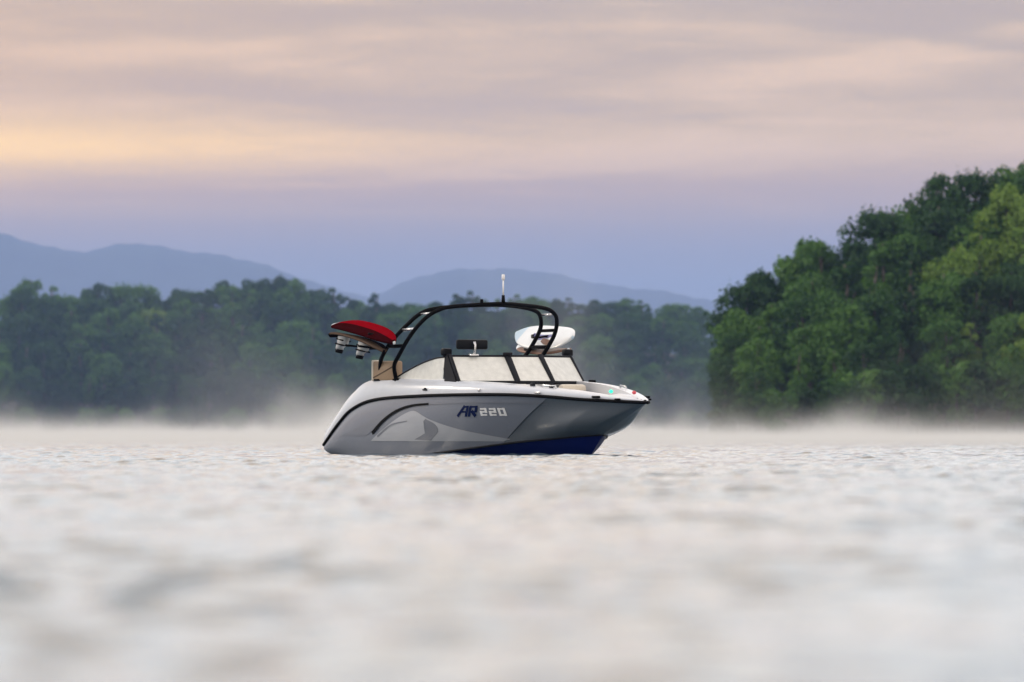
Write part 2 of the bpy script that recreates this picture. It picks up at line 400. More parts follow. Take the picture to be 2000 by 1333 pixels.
for u, v, key, lab in ((735, 558, 'tall0', 'narrow lone tree spiking above the far wood left of the low mountain'),
                       (893, 562, 'tall1', 'left tree of the pair rising over the tower top on the far skyline'),
                       (924, 560, 'tall2', 'second tree of the pair rising over the tower top, beside the black stub'),
                       (1040, 570, 'tall0', 'pointed tree on the far skyline just right of the white mast light'),
                       (682, 566, 'tall1', 'thin tree with a gap at the end of the high far wood')):
    Y = 1468 * FS; g = float(h_far(np.array(px(u, Y)), np.array(Y))) - .2; h = pz(v, Y) * 1.03 - g
    tree('tall_tree', key, 'dark', (px(u, Y), Y, g), h / 14.0, rnd.uniform(0, 6), lab, FG)
# the same wood goes on beyond the frame to the left, as one mass
bv_, bf_, off_ = [], [], 0
rw = np.random.default_rng(5)
for row, (Y0, frac) in enumerate(((1408, .46), (1425, .68), (1445, .86), (1468, 1.0))):
    for x in np.arange(-128, -90, 4.6):
        P = PROTO[f'oak{rw.integers(6)}']; xx, Y = (x + rw.uniform(-1.2, 1.2)) * FS, (Y0 + rw.uniform(-3, 3)) * FS
        g = float(h_far(np.array(xx), np.array(Y))) - .4; h = pz(536, Y) * frac * rw.uniform(.95, 1.08) - g
        pick = rw.choice(len(P['F']), 2200, replace=False); q = P['V'].reshape(-1, 4, 3)[pick]; c_ = q.mean(axis=1, keepdims=True); q = c_ + (q - c_) * 2.0
        bv_.append((q * np.array([FS * 1.1, FS * 1.1, h / 12.0]) + np.array([xx, Y, g])).reshape(-1, 3)); bf_.append(np.arange(8800).reshape(-1, 4) + off_); off_ += 8800
o = link('woodland', np_mesh('woodland', np.concatenate(bv_), np.concatenate(bf_), [LEAF['mid']])); tag(o, 'hazy mass of wood running on along the far shore', kind='stuff')
# right-hand wooded point
RTOP = [(1395, 740), (1408, 690), (1430, 602), (1480, 548), (1540, 505), (1600, 468), (1680, 436), (1705, 402), (1750, 378), (1800, 348), (1850, 326), (1905, 322), (1940, 336), (1960, 316), (2000, 306), (2300, 270)]
ru, rv = [a for a, b in RTOP], [b for a, b in RTOP]
RG = 'trees of the wooded point'
def rzone(u): return next(z for m_, z in ((1470, 'at its left tip'), (1560, 'near its left tip'), (1660, 'left of its middle'), (1760, 'at its middle'), (1860, 'right of its middle'), (1950, 'near the right edge'), (9999, 'at the right edge')) if u < m_)
for row, (Y0, frac, sp) in enumerate(((848, .32, 2.9), (855, .50, 3.4), (864, .67, 3.7), (876, .82, 3.7), (888, .94, 3.5), (900, 1.04, 2.6))):
    x0 = [20.8, 21.4, 22.0, 22.8, 23.8, 24.8][row]; x = x0
    while x < 66:
        Y = Y0 + rnd.uniform(-2.5, 2.5); xx = x + rnd.uniform(-1, 1) * (x > x0)
        u = 1000 + xx / Y * 16666.67; top = pz(np.interp(u + 8, ru, rv), Y)
        tz = top * frac * (rnd.uniform(.95, 1.05) if row < 5 else rnd.uniform(.985, 1.02) * (1.07 if u < 1620 else 1.0))
        g = float(h_right(np.array(xx), np.array(Y))) - .2; h = max(3.2, tz - g)
        if row == 0 or h < 5.5: key = f'bush{rnd.randrange(3)}'
        else: key = rnd.choice([f'oak{i}' for i in range(6)] + (['tall0', 'tall1'] if row < 5 else []))
        sc = h / PROTO[key]['H']; stretch = 1.0
        if sc > 1.35: stretch = sc / 1.35; sc = 1.35
        if sc < .62: stretch = sc / .62; sc = .62
        tone = rnd.choices(['dark', 'mid', 'pale'], [.50, .485, .015])[0]
        if row in (3, 4) and 1840 < u < 2080: tone = rnd.choice(['pale', 'mid'])
        if row == 1 and 1870 < u < 1930: tone = 'pale'
        tw_ = {'dark': 'dark green', 'mid': 'green', 'pale': 'yellow-green'}[tone]
        lab = f"{tw_} {['waterline bush of', 'tree low on', 'tree halfway up', 'tree high on', 'tree below the crest of', 'crest tree of'][row]} the wooded point {rzone(u)}"
        if row == 5 and 1720 < u < 1930 and rnd.random() < .35: key = f'airy{rnd.randrange(2)}'; sc = h / 12.0; stretch = 1; lab = 'open-crowned ' + lab
        tree('broadleaf_tree', key, tone, (xx, Y, g), sc, rnd.uniform(0, 6.28), lab, RG, stretch)
        x += sp * rnd.uniform(.8, 1.2)

# trees that would share a label are told apart by their order along the shore
same = {}
for t_ in [o_ for o_ in C.objects if o_.get('category') == 'tree']: same.setdefault(t_['label'], []).append(t_)
ORD = ['first', 'second', 'third', 'fourth', 'fifth', 'sixth', 'seventh', 'eighth', 'ninth', 'tenth', 'eleventh', 'twelfth']
for lab, ts_ in same.items():
    if len(ts_) > 1:
        for i, t_ in enumerate(sorted(ts_, key=lambda q: q.location.x / q.location.y)): t_['label'] = f'{lab}, {ORD[i]} from left'

# ------------------------------------------------------------------ boat
PHI = R(56)
BO = Vector((px(772, 127.5), 127.5, 0))
boat = empty('motorboat', BO, -PHI)
tag(boat, 'grey and white bowrider motorboat with black tower floating on the lake', 'motorboat')
BM = Matrix.Translation(BO) @ Matrix.Rotation(-PHI, 4, 'Z')
GREY = mat('silver_gelcoat', (.235, .255, .31), .28, .15, .25, 30, .04)
DGREY = mat('darker_hull_grey', (.165, .185, .215), .28, .2, .5, 30, .04)  # darker grey for the hull side forward of the crease
BLUE = mat('navy_bottom_paint', (.003, .011, .115), .4, 0, 0, spec=.2)
WHITE = mat('white_gelcoat', (.57, .61, .69), .25, 0, .4, 8, .03)
BLACK = mat('black_rubber', (.005, .005, .006), .6, spec=.08)
PBLK = mat('black_powdercoat', (.004, .004, .005), .55, 0, 0, spec=.06)
STEEL = mat('stainless_steel', (.62, .63, .65), .22, 1.0)
TAN = mat('tan_vinyl', (.36, .25, .16), .55, nscale=40, namp=.08, bump=.1)
CREAM = mat('cream_vinyl', (.70, .64, .55), .5, nscale=40, namp=.05)
SILV = mat('silver_decal', (.50, .52, .57), .35, .3)
MIDG = mat('grey_decal', (.24, .255, .30), .35, .3)
NAVY = mat('navy_lettering', (.005, .013, .07), .5, spec=.15)
LETW = mat('white_lettering', (.92, .93, .95), .4)
CHAR = mat('charcoal_trim', (.012, .013, .018), .5, spec=.12)
GLOSSBLK = mat('black_gloss', (.006, .007, .010), .4, spec=.12)

RAIL = [(-.10, 1.20, .13), (.33, 1.22, .44), (.75, 1.24, .665), (1.4, 1.26, .80), (2.6, 1.27, .85), (3.8, 1.16, .865), (4.6, .96, .86), (5.2, .75, .83), (5.7, .53, .79), (6.15, .29, .765), (6.47, .09, .748), (6.55, 0, .745)]
DECK = [(-.12, 1.12, .36), (.15, 1.14, .58), (.60, 1.15, .90), (1.2, 1.16, 1.105), (2.6, 1.17, 1.10), (3.8, 1.06, 1.05), (4.6, .87, 1.0), (5.2, .67, .945), (5.7, .46, .89), (6.12, .24, .835), (6.40, .08, .80), (6.47, 0, .79)]
CHINE = [(0, 1.12, .0), (.4, 1.13, -.02), (.8, 1.14, -.03), (1.4, 1.14, -.03), (2.4, 1.10, .0), (3.3, .95, .085), (4.0, .75, .16), (4.5, .56, .21), (4.9, .42, .24), (5.2, .25, .27), (5.38, .09, .286), (5.45, 0, .292)]
KEEL = [(0, 0, -.36), (.4, 0, -.37), (.8, 0, -.38), (1.4, 0, -.38), (2.4, 0, -.38), (3.3, 0, -.37), (4.0, 0, -.32), (4.5, 0, -.24), (4.85, 0, -.14), (5.15, 0, .0), (5.36, 0, .2), (5.43, 0, .28)]
RAIL, DECK, CHINE, KEEL = (np.array(a) for a in (RAIL, DECK, CHINE, KEEL))
NS = 11.0; CRE = 6.0
def st_of(tt, s): return min(NS, tt + .95 * s * max(0, 1 - abs(tt - CRE) / 2.6))
def side_pt(tt, s, fwd):
    q = st_of(tt, s); a, b = cr_at(CHINE, q), cr_at(RAIL, q); p = a + (b - a) * s
    k = min(1, max(0, (q - 4.5) / 2.5)); bul = .055 * (1 - k) + .075 * k * min(1, max(0, (NS - q) / 1.2))
    p = p.copy(); p[1] += .055 * (1 - k) * 4 * s * (1 - s) + .17 * k * min(1, max(0, (NS - q) / 1.0)) * min(1, max(0, (q - 6.5) / 2)) * s * (1 - s) ** 2 * 6.75
    if fwd: p[1] -= .030 * min(1, 4 * s, 5 * (1 - s)) * max(0, 1 - (tt - CRE) / 2.5)
    p[1] = max(p[1], 0); return p
def both(V): return [(x, -y, z) for x, y, z in V], [(x, y, z) for x, y, z in V]
ts_a = list(np.linspace(0, CRE, 40)); ts_b = list(np.linspace(CRE, NS, 44)); ss = list(np.linspace(0, 1, 13))
def loft(cols, flip):
    nr, nc = len(cols), len(cols[0]); f = grid_faces(nr, nc)
    return [p for c in cols for p in c], [q[::-1] if flip else q for q in f]
hv, hf, hm = [], [], []
for side in (-1, 1):
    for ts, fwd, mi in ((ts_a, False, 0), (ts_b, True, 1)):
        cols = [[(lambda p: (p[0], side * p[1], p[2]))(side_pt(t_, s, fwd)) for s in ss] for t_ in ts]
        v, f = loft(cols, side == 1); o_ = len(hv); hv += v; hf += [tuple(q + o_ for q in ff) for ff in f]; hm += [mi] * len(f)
    # step between the lighter aft side and the darker grey bow panel
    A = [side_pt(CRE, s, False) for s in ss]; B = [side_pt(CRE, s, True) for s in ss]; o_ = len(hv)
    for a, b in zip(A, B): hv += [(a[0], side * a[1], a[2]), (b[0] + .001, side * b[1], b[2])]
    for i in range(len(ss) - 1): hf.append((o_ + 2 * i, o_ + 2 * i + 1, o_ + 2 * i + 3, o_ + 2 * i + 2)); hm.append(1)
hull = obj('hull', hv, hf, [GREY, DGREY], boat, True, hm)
bm = bmesh.new(); bm.from_mesh(hull.data); bmesh.ops.remove_doubles(bm, verts=bm.verts, dist=.0004); bmesh.ops.recalc_face_normals(bm, faces=bm.faces); bm.to_mesh(hull.data); bm.free()
hull.data.set_sharp_from_angle(angle=R(28))
bvh = BVHTree.FromPolygons([v.co.copy() for v in hull.data.vertices], [p.vertices[:] for p in hull.data.polygons])
# bottom
bv, bf = [], []
for side in (-1, 1):
    cols = []
    for t_ in np.linspace(0, NS, 60):
        a, b = cr_at(KEEL, t_), cr_at(CHINE, t_)
        cols.append([(a[0] + (b[0] - a[0]) * s, side * (a[1] + (b[1] - a[1]) * s), a[2] + (b[2] - a[2]) * s - .03 * math.sin(math.pi * s) * (1 if t_ < 9 else 0)) for s in np.linspace(0, 1, 7)])
    v, f = loft(cols, side == 1); o_ = len(bv); bv += v; bf += [tuple(q + o_ for q in ff) for ff in f]
obj('hull_bottom', bv, bf, BLUE, boat, True)
# dark chine stripe where paint meets gelcoat
def both_tube(name, curve, off, rad, m, n0, n1, cnt=60, par=boat, squash=None):
    for side in (-1, 1):
        pts = []
        for q in np.linspace(n0, n1, cnt):
            p = cr_at(curve, q); pts.append((p[0] + off[0], side * (p[1] + off[1]), p[2] + off[2]))
        tube(name, pts, rad, m, par, 8)
both_tube('chine_strip', CHINE, (0, .004, .0), .016, CHAR, 3.2, 10.9)
# rub rail: a black strip with a thin steel bead, one run round each side
both_tube('rub_rail', RAIL, (0, .010, .010), .024, BLACK, 0, NS, 90)
# deck mouldings
def strip(cA, cB, n=90, bulge=0.0, m=6):
    V, F = [], []
    for side in (-1, 1):
        cols = []
        for q in np.linspace(0, NS, n):
            a, b = cA(q), cB(q)
            cols.append([(a[0] + (b[0] - a[0]) * s, side * max(0, a[1] + (b[1] - a[1]) * s + bulge * math.sin(math.pi * s)), a[2] + (b[2] - a[2]) * s + bulge * .5 * math.sin(math.pi * s)) for s in np.linspace(0, 1, m)])
        v, f = loft(cols, side == 1); o_ = len(V); V += v; F += [tuple(q + o_ for q in ff) for ff in f]
    return V, F
railp = lambda q: cr_at(RAIL, q) + np.array([0, 0, .022])
deckp = lambda q: cr_at(DECK, q)
def innp(q):
    p = cr_at(DECK, q).copy(); p[1] = max(0, p[1] - .20 * min(1, max(0, (10.2 - q) / 3)) - .02); p[2] += .012
    if q > 7.5: p[0] -= .12 * min(1, (q - 7.5) / 2)
    return p
def lowp(q):
    p = innp(q).copy(); k = min(1, max(0, (q - 5.0) / 3.0)); p[2] = min(.34 + .36 * k, p[2] - .06); p[1] = max(0, p[1] * (1 - .22 * k) - .03); p[0] -= .10 * k; return p
sv, sf = strip(railp, deckp, bulge=.03)
o = obj('deck_side', sv, sf, WHITE, boat, True)
sv, sf = strip(deckp, innp, bulge=.012)
g1 = obj('gunwale', sv, sf, WHITE, boat, True)
sv, sf = strip(innp, lowp)
obj('cockpit_liner', sv, sf, mat('grey_liner', (.55, .57, .62), .4), boat, True)
# cockpit floor, transom, foredeck
fl = [lowp(q) for q in np.linspace(1.2, 10.6, 30)]
obj('cockpit_floor', [(p[0], -p[1], p[2] + .004) for p in fl] + [(p[0], p[1], p[2] + .004) for p in fl], [(i, i + 1, 31 + i, 30 + i) for i in range(29)], mat('floor_grey', (.35, .34, .33), .7), boat)
tr = [cr_at(KEEL, 0), cr_at(CHINE, 0), cr_at(RAIL, 0), cr_at(DECK, 0)]
tv2 = [(p[0] + .02, s * p[1], p[2]) for s in (-1, 1) for p in tr]
obj('transom', tv2, [(0, 1, 5), (1, 2, 6, 5), (2, 3, 7, 6)], GREY, boat)
aft = [innp(q) for q in np.linspace(0, 3.2, 16)]
obj('aft_deck', [(p[0], -p[1], p[2] - .03) for p in aft] + [(p[0], p[1], p[2] - .03) for p in aft], [(i, i + 1, 17 + i, 16 + i) for i in range(15)], WHITE, boat, True)
fd = [innp(q) for q in np.linspace(8.6, NS, 14)]
obj('foredeck', [(p[0], -p[1], p[2] - .004) for p in fd] + [(p[0], 0, p[2] + .02) for p in fd] + [(p[0], p[1], p[2] - .004) for p in fd],
    [(i, i + 1, 15 + i, 14 + i) for i in range(13)] + [(14 + i, 15 + i, 29 + i, 28 + i) for i in range(13)], WHITE, boat, True)
box('swim_platform', (-.16, 0, .33), (.30, 2.1, .10), WHITE, boat, .03)

# --- decals and lettering laid on the starboard and port hull sides
def skin(x, z, side=-1, off=.004):
    hit = bvh.ray_cast(Vector((x, side * 4, z)), Vector((0, -side, 0)))
    if hit[0] is None: return Vector((x, side * 1.2, z))
    n = hit[1]
    if n.y * side < 0: n = -n
    return hit[0] + n * off
def decal(name, poly, m, side=-1, off=.005, parent=hull, res=.05):
    bm = bmesh.new(); vs = [bm.verts.new((x, 0, z)) for x, z in poly]; bm.faces.new(vs)
    bmesh.ops.triangulate(bm, faces=bm.faces[:])
    for _ in range(4):
        es = [e for e in bm.edges if e.calc_length() > res]
        if not es: break
        bmesh.ops.subdivide_edges(bm, edges=es, cuts=1); bmesh.ops.triangulate(bm, faces=[f for f in bm.faces if len(f.verts) > 3])
    for v in bm.verts: v.co = skin(v.co.x, v.co.z, side, off)
    r = bmesh.ops.extrude_face_region(bm, geom=bm.faces[:])
    for v in [g_ for g_ in r['geom'] if isinstance(g_, bmesh.types.BMVert)]: v.co.y += side * .003
    bmesh.ops.recalc_face_normals(bm, faces=bm.faces)
    return bm_obj(name, bm, m, parent, False)
def uv(u, v, y=-1.2): return ((u - 772 - 110.5 * y) / 74.6, (888 - v) / 133.0)
def ribbon(pts, w0, w1):
    P = catmull(pts, 26); L_, R_ = [], []
    for i, p in enumerate(P):
        d = P[min(i + 1, 25)] - P[max(i - 1, 0)]; d /= np.linalg.norm(d) + 1e-9; n = np.array([-d[1], d[0]])
        w_ = w0 + (w1 - w0) * i / 25
        L_.append(tuple(p + n * w_ / 2)); R_.append(tuple(p - n * w_ / 2))
    return L_ + R_[::-1]
for side in (-1, 1):
    fan = catmull([uv(730, 861), uv(748, 846), uv(778, 824), uv(806, 807), uv(824, 803), uv(846, 818), uv(890, 838), uv(950, 857)], 30)
    decal('swoosh_panel', [tuple(p) for p in fan] + [uv(940, 861.5)], SILV, side, .004)
    inner = catmull([uv(842, 860), uv(858, 842), uv(856, 828), uv(842, 818)], 10)
    inner2 = catmull([uv(838, 822), uv(842, 834), uv(836, 846), uv(815, 858)], 10)
    decal('swoosh_fold', [tuple(p) for p in inner] + [tuple(p) for p in inner2], MIDG, side, .009)
    decal('swoosh_fold', ribbon([uv(745, 852), uv(775, 830), uv(808, 822)], .03, .012), MIDG, side, .009)
    decal('accent_stripe', ribbon([uv(736, 846), uv(760, 822), uv(788, 803), uv(818, 792.5), uv(850, 789)], .05, .03), BLACK, side, .012)
    decal('crease_line', ribbon([uv(850, 789), uv(900, 787.5), uv(960, 787.5), uv(1030, 790, -1.1)], .02, .008), MIDG, side, .006)
    decal('grey_panel', [tuple(p) for p in catmull([uv(672, 851), uv(720, 828), uv(770, 800), uv(786, 800), uv(757, 822), uv(735, 842), uv(722, 851)], 24)], MIDG, side, .003)
# AR220 in slanted block letters
def glyph(strokes, x0, z0, w_, h_, th, shear):
    outp = []
    for (a, b, c_, d) in strokes:
        p, q = np.array([a * w_, b * h_]), np.array([c_ * w_, d * h_]); dr = (q - p) / np.linalg.norm(q - p); n = np.array([-dr[1], dr[0]])
        tw = th * (1.0 if abs(dr[1]) < .5 else 1.9)
        p = p - dr * tw * .35; q = q + dr * tw * .35
        outp.append([(x0 + c[0] + shear * c[1], z0 + c[1]) for c in (p + n * tw / 2, q + n * tw / 2, q - n * tw / 2, p - n * tw / 2)])
    return outp
G = {'A': [(0, 0, .55, 1), (.55, 1, 1, 1), (1, 1, 1, 0), (.3, .42, 1, .42)],
     'R': [(0, 0, 0, 1), (0, 1, 1, 1), (1, 1, 1, .5), (0, .45, 1, .45), (.45, .45, 1, 0)],
     '2': [(0, 1, 1, 1), (1, 1, 1, .5), (0, .5, 1, .5), (0, .5, 0, 0), (0, 0, 1, 0)],
     '0': [(0, 0, 0, 1), (0, 1, 1, 1), (1, 1, 1, 0), (0, 0, 1, 0)]}
for side in (-1, 1):
    x = 3.44
    for ch, wd in (('A', .16), ('R', .115), ('2', .09), ('2', .09), ('0', .09)):
        m = NAVY if ch in 'AR' else LETW; h_ = .125 if ch in 'AR' else .085; th = .026 if ch in 'AR' else .022; sh = .6 if ch in 'AR' else .1
        zb = .575 if ch in 'AR' else .585
        polys = glyph(G[ch], 0, 0, wd, h_, th, sh)
        bm = bmesh.new()
        for k_, pl in enumerate(polys):
            pts = [((x + a) if side == -1 else (7.85 - (x + a)), b + zb) for a, b in pl]
            # four cuts along each stroke keep it on the curved skin
            a_, b_, c_, d_ = [np.array(q) for q in pts]
            prev = None
            for i in range(4):
                e0 = a_ + (b_ - a_) * i / 3; e1 = d_ + (c_ - d_) * i / 3
                cur = [bm.verts.new(skin(*e0, side, .006 + .0006 * k_)), bm.verts.new(skin(*e1, side, .006 + .0006 * k_))]
                if prev: bm.faces.new((prev[0], prev[1], cur[1], cur[0]))
                prev = cur
        bm_obj('letter', bm, m, hull, False)
        x += wd + (.06 if ch == 'A' else .13 if ch == 'R' else .072)
# small deck-side fittings
def on_deckside(x, z, side=-1):
    best = min(np.linspace(0, NS, 400), key=lambda q: abs(cr_at(RAIL, q)[0] - x)); a, b = railp(best), deckp(best)
    s = (z - a[2]) / (b[2] - a[2]); return Vector((x, side * (a[1] + (b[1] - a[1]) * s + .03 * math.sin(math.pi * s) + .008), z))
for x, z, sx, sz, m in ((2.72, .95, .10, .022, CHAR), (2.72, .96, .03, .04, CHAR), (3.95, .94, .045, .04, STEEL), (5.0, .90, .14, .03, STEEL)):
    p = on_deckside(x, z); box('deck_fitting', p, (sx, .03, sz), m, boat, .006)
for side in (-1, 1):
    p = on_deckside(5.9, .835, side); c_ = box('cleat', p, (.20, .05, .035), BLACK, boat, .012)
    p = on_deckside(6.22, .80, side); box('cleat', p, (.10, .05, .03), BLACK, boat, .01)
def lamp(name, p, col, em):
    m = bpy.data.materials.new(name + '_glow'); m.use_nodes = True; b = m.node_tree.nodes['Principled BSDF']
    b.inputs['Base Color'].default_value = (*col, 1); b.inputs['Emission Color'].default_value = (*col, 1); b.inputs['Emission Strength'].default_value = em
    bm = bmesh.new(); bmesh.ops.create_uvsphere(bm, u_segments=12, v_segments=8, radius=.034); bmesh.ops.scale(bm, vec=(1.2, .8, .8), verts=bm.verts)
    bmesh.ops.translate(bm, vec=p, verts=bm.verts); o_ = bm_obj(name, bm, m, boat); tag(o_, 'lit green starboard light' if col[1] > col[0] else 'dim red port light'); return o_
lamp('navigation_light', on_deckside(5.98, .905) + Vector((.0, .05, .01)), (.03, .70, .45), 1.0)
lamp('navigation_light', (6.02, .16, .90), (.6, .08, .10), .12)

# --- windshield
GLASS = bpy.data.materials.new('pale_glass'); GLASS.use_nodes = True; t = GLASS.node_tree; t.nodes.clear()
go = t.nodes.new('ShaderNodeOutputMaterial'); pb = t.nodes.new('ShaderNodeBsdfPrincipled'); tp = t.nodes.new('ShaderNodeBsdfTransparent'); mx = t.nodes.new('ShaderNodeMixShader')
pb.inputs['Base Color'].default_value = (.86, .87, .84, 1); pb.inputs['Roughness'].default_value = .22  # pale base colour, nearly opaque; noise varies how much shows through
tp.inputs[0].default_value = (.75, .8, .82, 1)
tcn = t.nodes.new('ShaderNodeTexCoord'); nz = t.nodes.new('ShaderNodeTexNoise'); nz.inputs['Scale'].default_value = 9; nz.inputs['Detail'].default_value = 5
rp = t.nodes.new('ShaderNodeValToRGB'); rp.color_ramp.elements[0].position = .3; rp.color_ramp.elements[0].color = (.78, .78, .78, 1); rp.color_ramp.elements[1].position = .7; rp.color_ramp.elements[1].color = (.95, .95, .95, 1)
t.links.new(tcn.outputs['Object'], nz.inputs['Vector']); t.links.new(nz.outputs[0], rp.inputs[0]); t.links.new(rp.outputs[0], mx.inputs[0])
t.links.new(tp.outputs[0], mx.inputs[1]); t.links.new(pb.outputs[0], mx.inputs[2]); t.links.new(mx.outputs[0], go.inputs[0])
ws = empty('windshield', (0, 0, 0), 0, boat)
def quad_frame(name, q, tin, m_frame, fw, m_glass):
    """a pane (thin slab) inside a bar frame; q = bottom-left, bottom-right, top-right, top-left"""
    q = [Vector(a) for a in q]; n = (q[1] - q[0]).cross(q[3] - q[0]).normalized()
    v = [a + n * tin for a in q] + [a - n * tin for a in q]
    obj('glass_pane', v, [(0, 1, 2, 3), (7, 6, 5, 4), (0, 4, 5, 1), (1, 5, 6, 2), (2, 6, 7, 3), (3, 7, 4, 0)], m_glass, ws)
def bar(name, a, b, w_, d_, m, parent, out=None):
    a, b = Vector(a), Vector(b); ax = (b - a); ln = ax.length; z = ax.normalized()
    o_ = Vector(out) if out else Vector((1, 0, 0)); y = z.cross(o_).normalized(); x = y.cross(z)
    rot = Matrix((x, y, z)).transposed().to_4x4()
    return bm_obj(name, box_bm(*((a + b) / 2), d_, w_, ln, bev=.006, rot=rot), m, parent)
zb, zt = 1.055, 1.44
BL = {-2: (3.38, -1.10), -1: (3.74, -.31), 1: (3.74, .31), 2: (3.38, 1.10)}
TLp = {-2: (3.07, -1.06), -1: (3.42, -.29), 1: (3.42, .29), 2: (3.07, 1.06)}
def BP(i): return Vector((*BL[i], zb))
def TP(i): return Vector((*TLp[i], zt))
for a, b in ((-2, -1), (-1, 1), (1, 2)):
    quad_frame('glass_pane', (BP(a), BP(b), TP(b), TP(a)), .004, None, 0, GLASS)
    bar('frame_bar', BP(a), BP(b), .045, .05, CHAR, ws, (0, 0, 1)); bar('frame_bar', TP(a), TP(b), .03, .035, CHAR, ws, (0, 0, 1))
for i, w_ in ((-2, .045), (-1, .09), (1, .075), (2, .03)):
    bar('frame_post', BP(i) + Vector((.004, 0, -.02)), TP(i) + Vector((-.004, 0, .02)), w_, .05, CHAR, ws, (1, 0, .6))
for side in (-1, 1):
    # wide dark corner pillar and the side glass sweeping aft
    A = [(3.36, 1.135, 1.04), (3.05, 1.10, 1.47), (2.95, 1.11, 1.47), (3.08, 1.16, 1.04)]
    v = [(x, side * y, z) for x, y, z in A] + [(x, side * (y - .05), z) for x, y, z in A]
    f = [(0, 1, 2, 3), (7, 6, 5, 4)] + [(i, i + 4, (i + 1) % 4 + 4, (i + 1) % 4) for i in range(4)]
    o = obj('corner_pillar', v, f, CHAR, ws)
    top = catmull([(1.78, 1.125), (2.1, 1.235), (2.45, 1.335), (2.78, 1.40), (3.02, 1.42)], 16)
    v = [(x, side * 1.15, 1.10) for x, z in top] + [(x, side * (1.15 - .10 * (z - 1.1)), z) for x, z in top]
    v += [(x, y - side * .008, z) for x, y, z in v]
    n_ = 16; f = [(i, i + 1, n_ + i + 1, n_ + i) for i in range(n_ - 1)] + [(2 * n_ + n_ + i, 3 * n_ + i + 1, 2 * n_ + i + 1, 2 * n_ + i) for i in range(n_ - 1)]
    obj('glass_pane', v, f, GLASS, ws)
    tube('frame_bar', [(x, side * (1.15 - .10 * (z - 1.1)), z + .008) for x, z in top], .012, CHAR, ws, 6)
    bm_obj('corner_knob', box_bm(2.99, side * 1.07, 1.50, .10, .16, .11, bev=.03), GLOSSBLK, ws)
box('latch', (3.45, -.30, 1.475), (.06, .14, .04), CHAR, ws, .01)
box('latch', (3.50, 1.16, 1.07), (.07, .10, .06), BLACK, ws, .015)
# ski mirror
mr = empty('mirror', (0, 0, 0), 0, boat)
rm = Matrix.Rotation(R(-14), 4, 'Z')
box('mirror_head', (3.20, -.76, 1.61), (.06, .54, .145), GLOSSBLK, mr, .028)
tube('mirror_stem', [(3.26, -.76, 1.64), (3.285, -.76, 1.60), (3.28, -.76, 1.52), (3.26, -.76, 1.45)], [.028, .018, .016, .02], STEEL, mr, 10)
box('mirror_foot', (3.25, -.76, 1.455), (.07, .14, .03), STEEL, mr, .01)

# --- tower
tw = empty('tower', (0, 0, 0), 0, boat)
HP = [(1.83, 1.18, 1.09), (1.88, 1.25, 1.30), (2.03, 1.27, 1.45), (2.36, 1.265, 1.765), (2.58, 1.16, 2.0), (2.68, 1.0, 2.115), (2.72, .80, 2.165), (2.81, .42, 2.195), (2.89, 0, 2.212)]
def hoop(dx, dz=0):
    half = [(x + dx, y, z + dz) for x, y, z in HP]
    full = [(x, -y, z) for x, y, z in half] + half[::-1][1:]
    return catmull(full, 70)
tube('tower_hoop', hoop(0), .031, PBLK, tw, 10)
HR = [(1.32, 1.12, 1.10), (1.43, 1.20, 1.33), (1.59, 1.26, 1.46), (1.80, 1.265, 1.64), (2.10, 1.20, 1.88), (2.28, 1.06, 2.065), (2.38, .86, 2.14), (2.54, .45, 2.185), (2.64, 0, 2.20)]
fullr = [(x, -y, z) for x, y, z in HR] + HR[::-1][1:]
tube('tower_hoop', catmull(fullr, 70), .031, PBLK, tw, 10)
def leg_at(H, z):
    H = np.array(H); i = np.interp(z, H[:, 2], np.arange(len(H))); return cr_at(H, i)
for side in (-1, 1):
    for z, m, r_ in ((1.60, PBLK, .028), (1.83, STEEL if side == -1 else PBLK, .024), (2.06, STEEL, .016)):
        a, b = leg_at(HP, z), leg_at(HR, z); tube('crossbar', [(a[0], side * a[1], a[2]), (b[0], side * b[1], b[2])], r_, m, tw, 8)
    for H in (HP, HR): box('foot_plate', (H[0][0], side * 1.14, 1.105), (.16, .12, .035), BLACK, tw, .01)
    # board rack: two forked arms reaching outboard
    for z in (1.56, 1.74):
        a = leg_at(HR, z)
        for dx in (-.10, -.45):
            tube('rack_arm', [(a[0], side * a[1], z), (a[0] + dx * .6, side * (a[1] + .10), z + .0), (a[0] + dx, side * (a[1] + .22), z + .01 - dx * .05), (a[0] + dx, side * (a[1] + .42), z + .03 - dx * .05)], .016, PBLK, tw, 8)
for i in range(3):
    y = (-.5, 0, .5)[i]; tube('crossbar', [(2.88 - .17 * abs(y), y, 2.20 - .03 * abs(y)), (2.63 - .2 * abs(y), y, 2.19 - .03 * abs(y))], .02, PBLK, tw, 8)
# mast light and stub
ml_ = empty('mast_light', (0, 0, 0), 0, boat)
tube('mast_base', [(2.89, 0, 2.21), (2.89, 0, 2.34)], [.032, .022], PBLK, ml_, 10)
tube('mast_pole', [(2.89, 0, 2.33), (2.89, 0, 2.56)], .011, LETW, ml_, 10)
LAMPW = mat('lamp_lens', (.9, .9, .92), .2)
tube('lamp_head', [(2.89, 0, 2.56), (2.89, 0, 2.575), (2.89, 0, 2.635), (2.89, 0, 2.645)], [.018, .025, .025, .018], LAMPW, ml_, 12)
tube('tow_knob', [(2.83, -.34, 2.20), (2.83, -.34, 2.27), (2.83, -.34, 2.28)], [.024, .024, .018], PBLK, tw, 10)
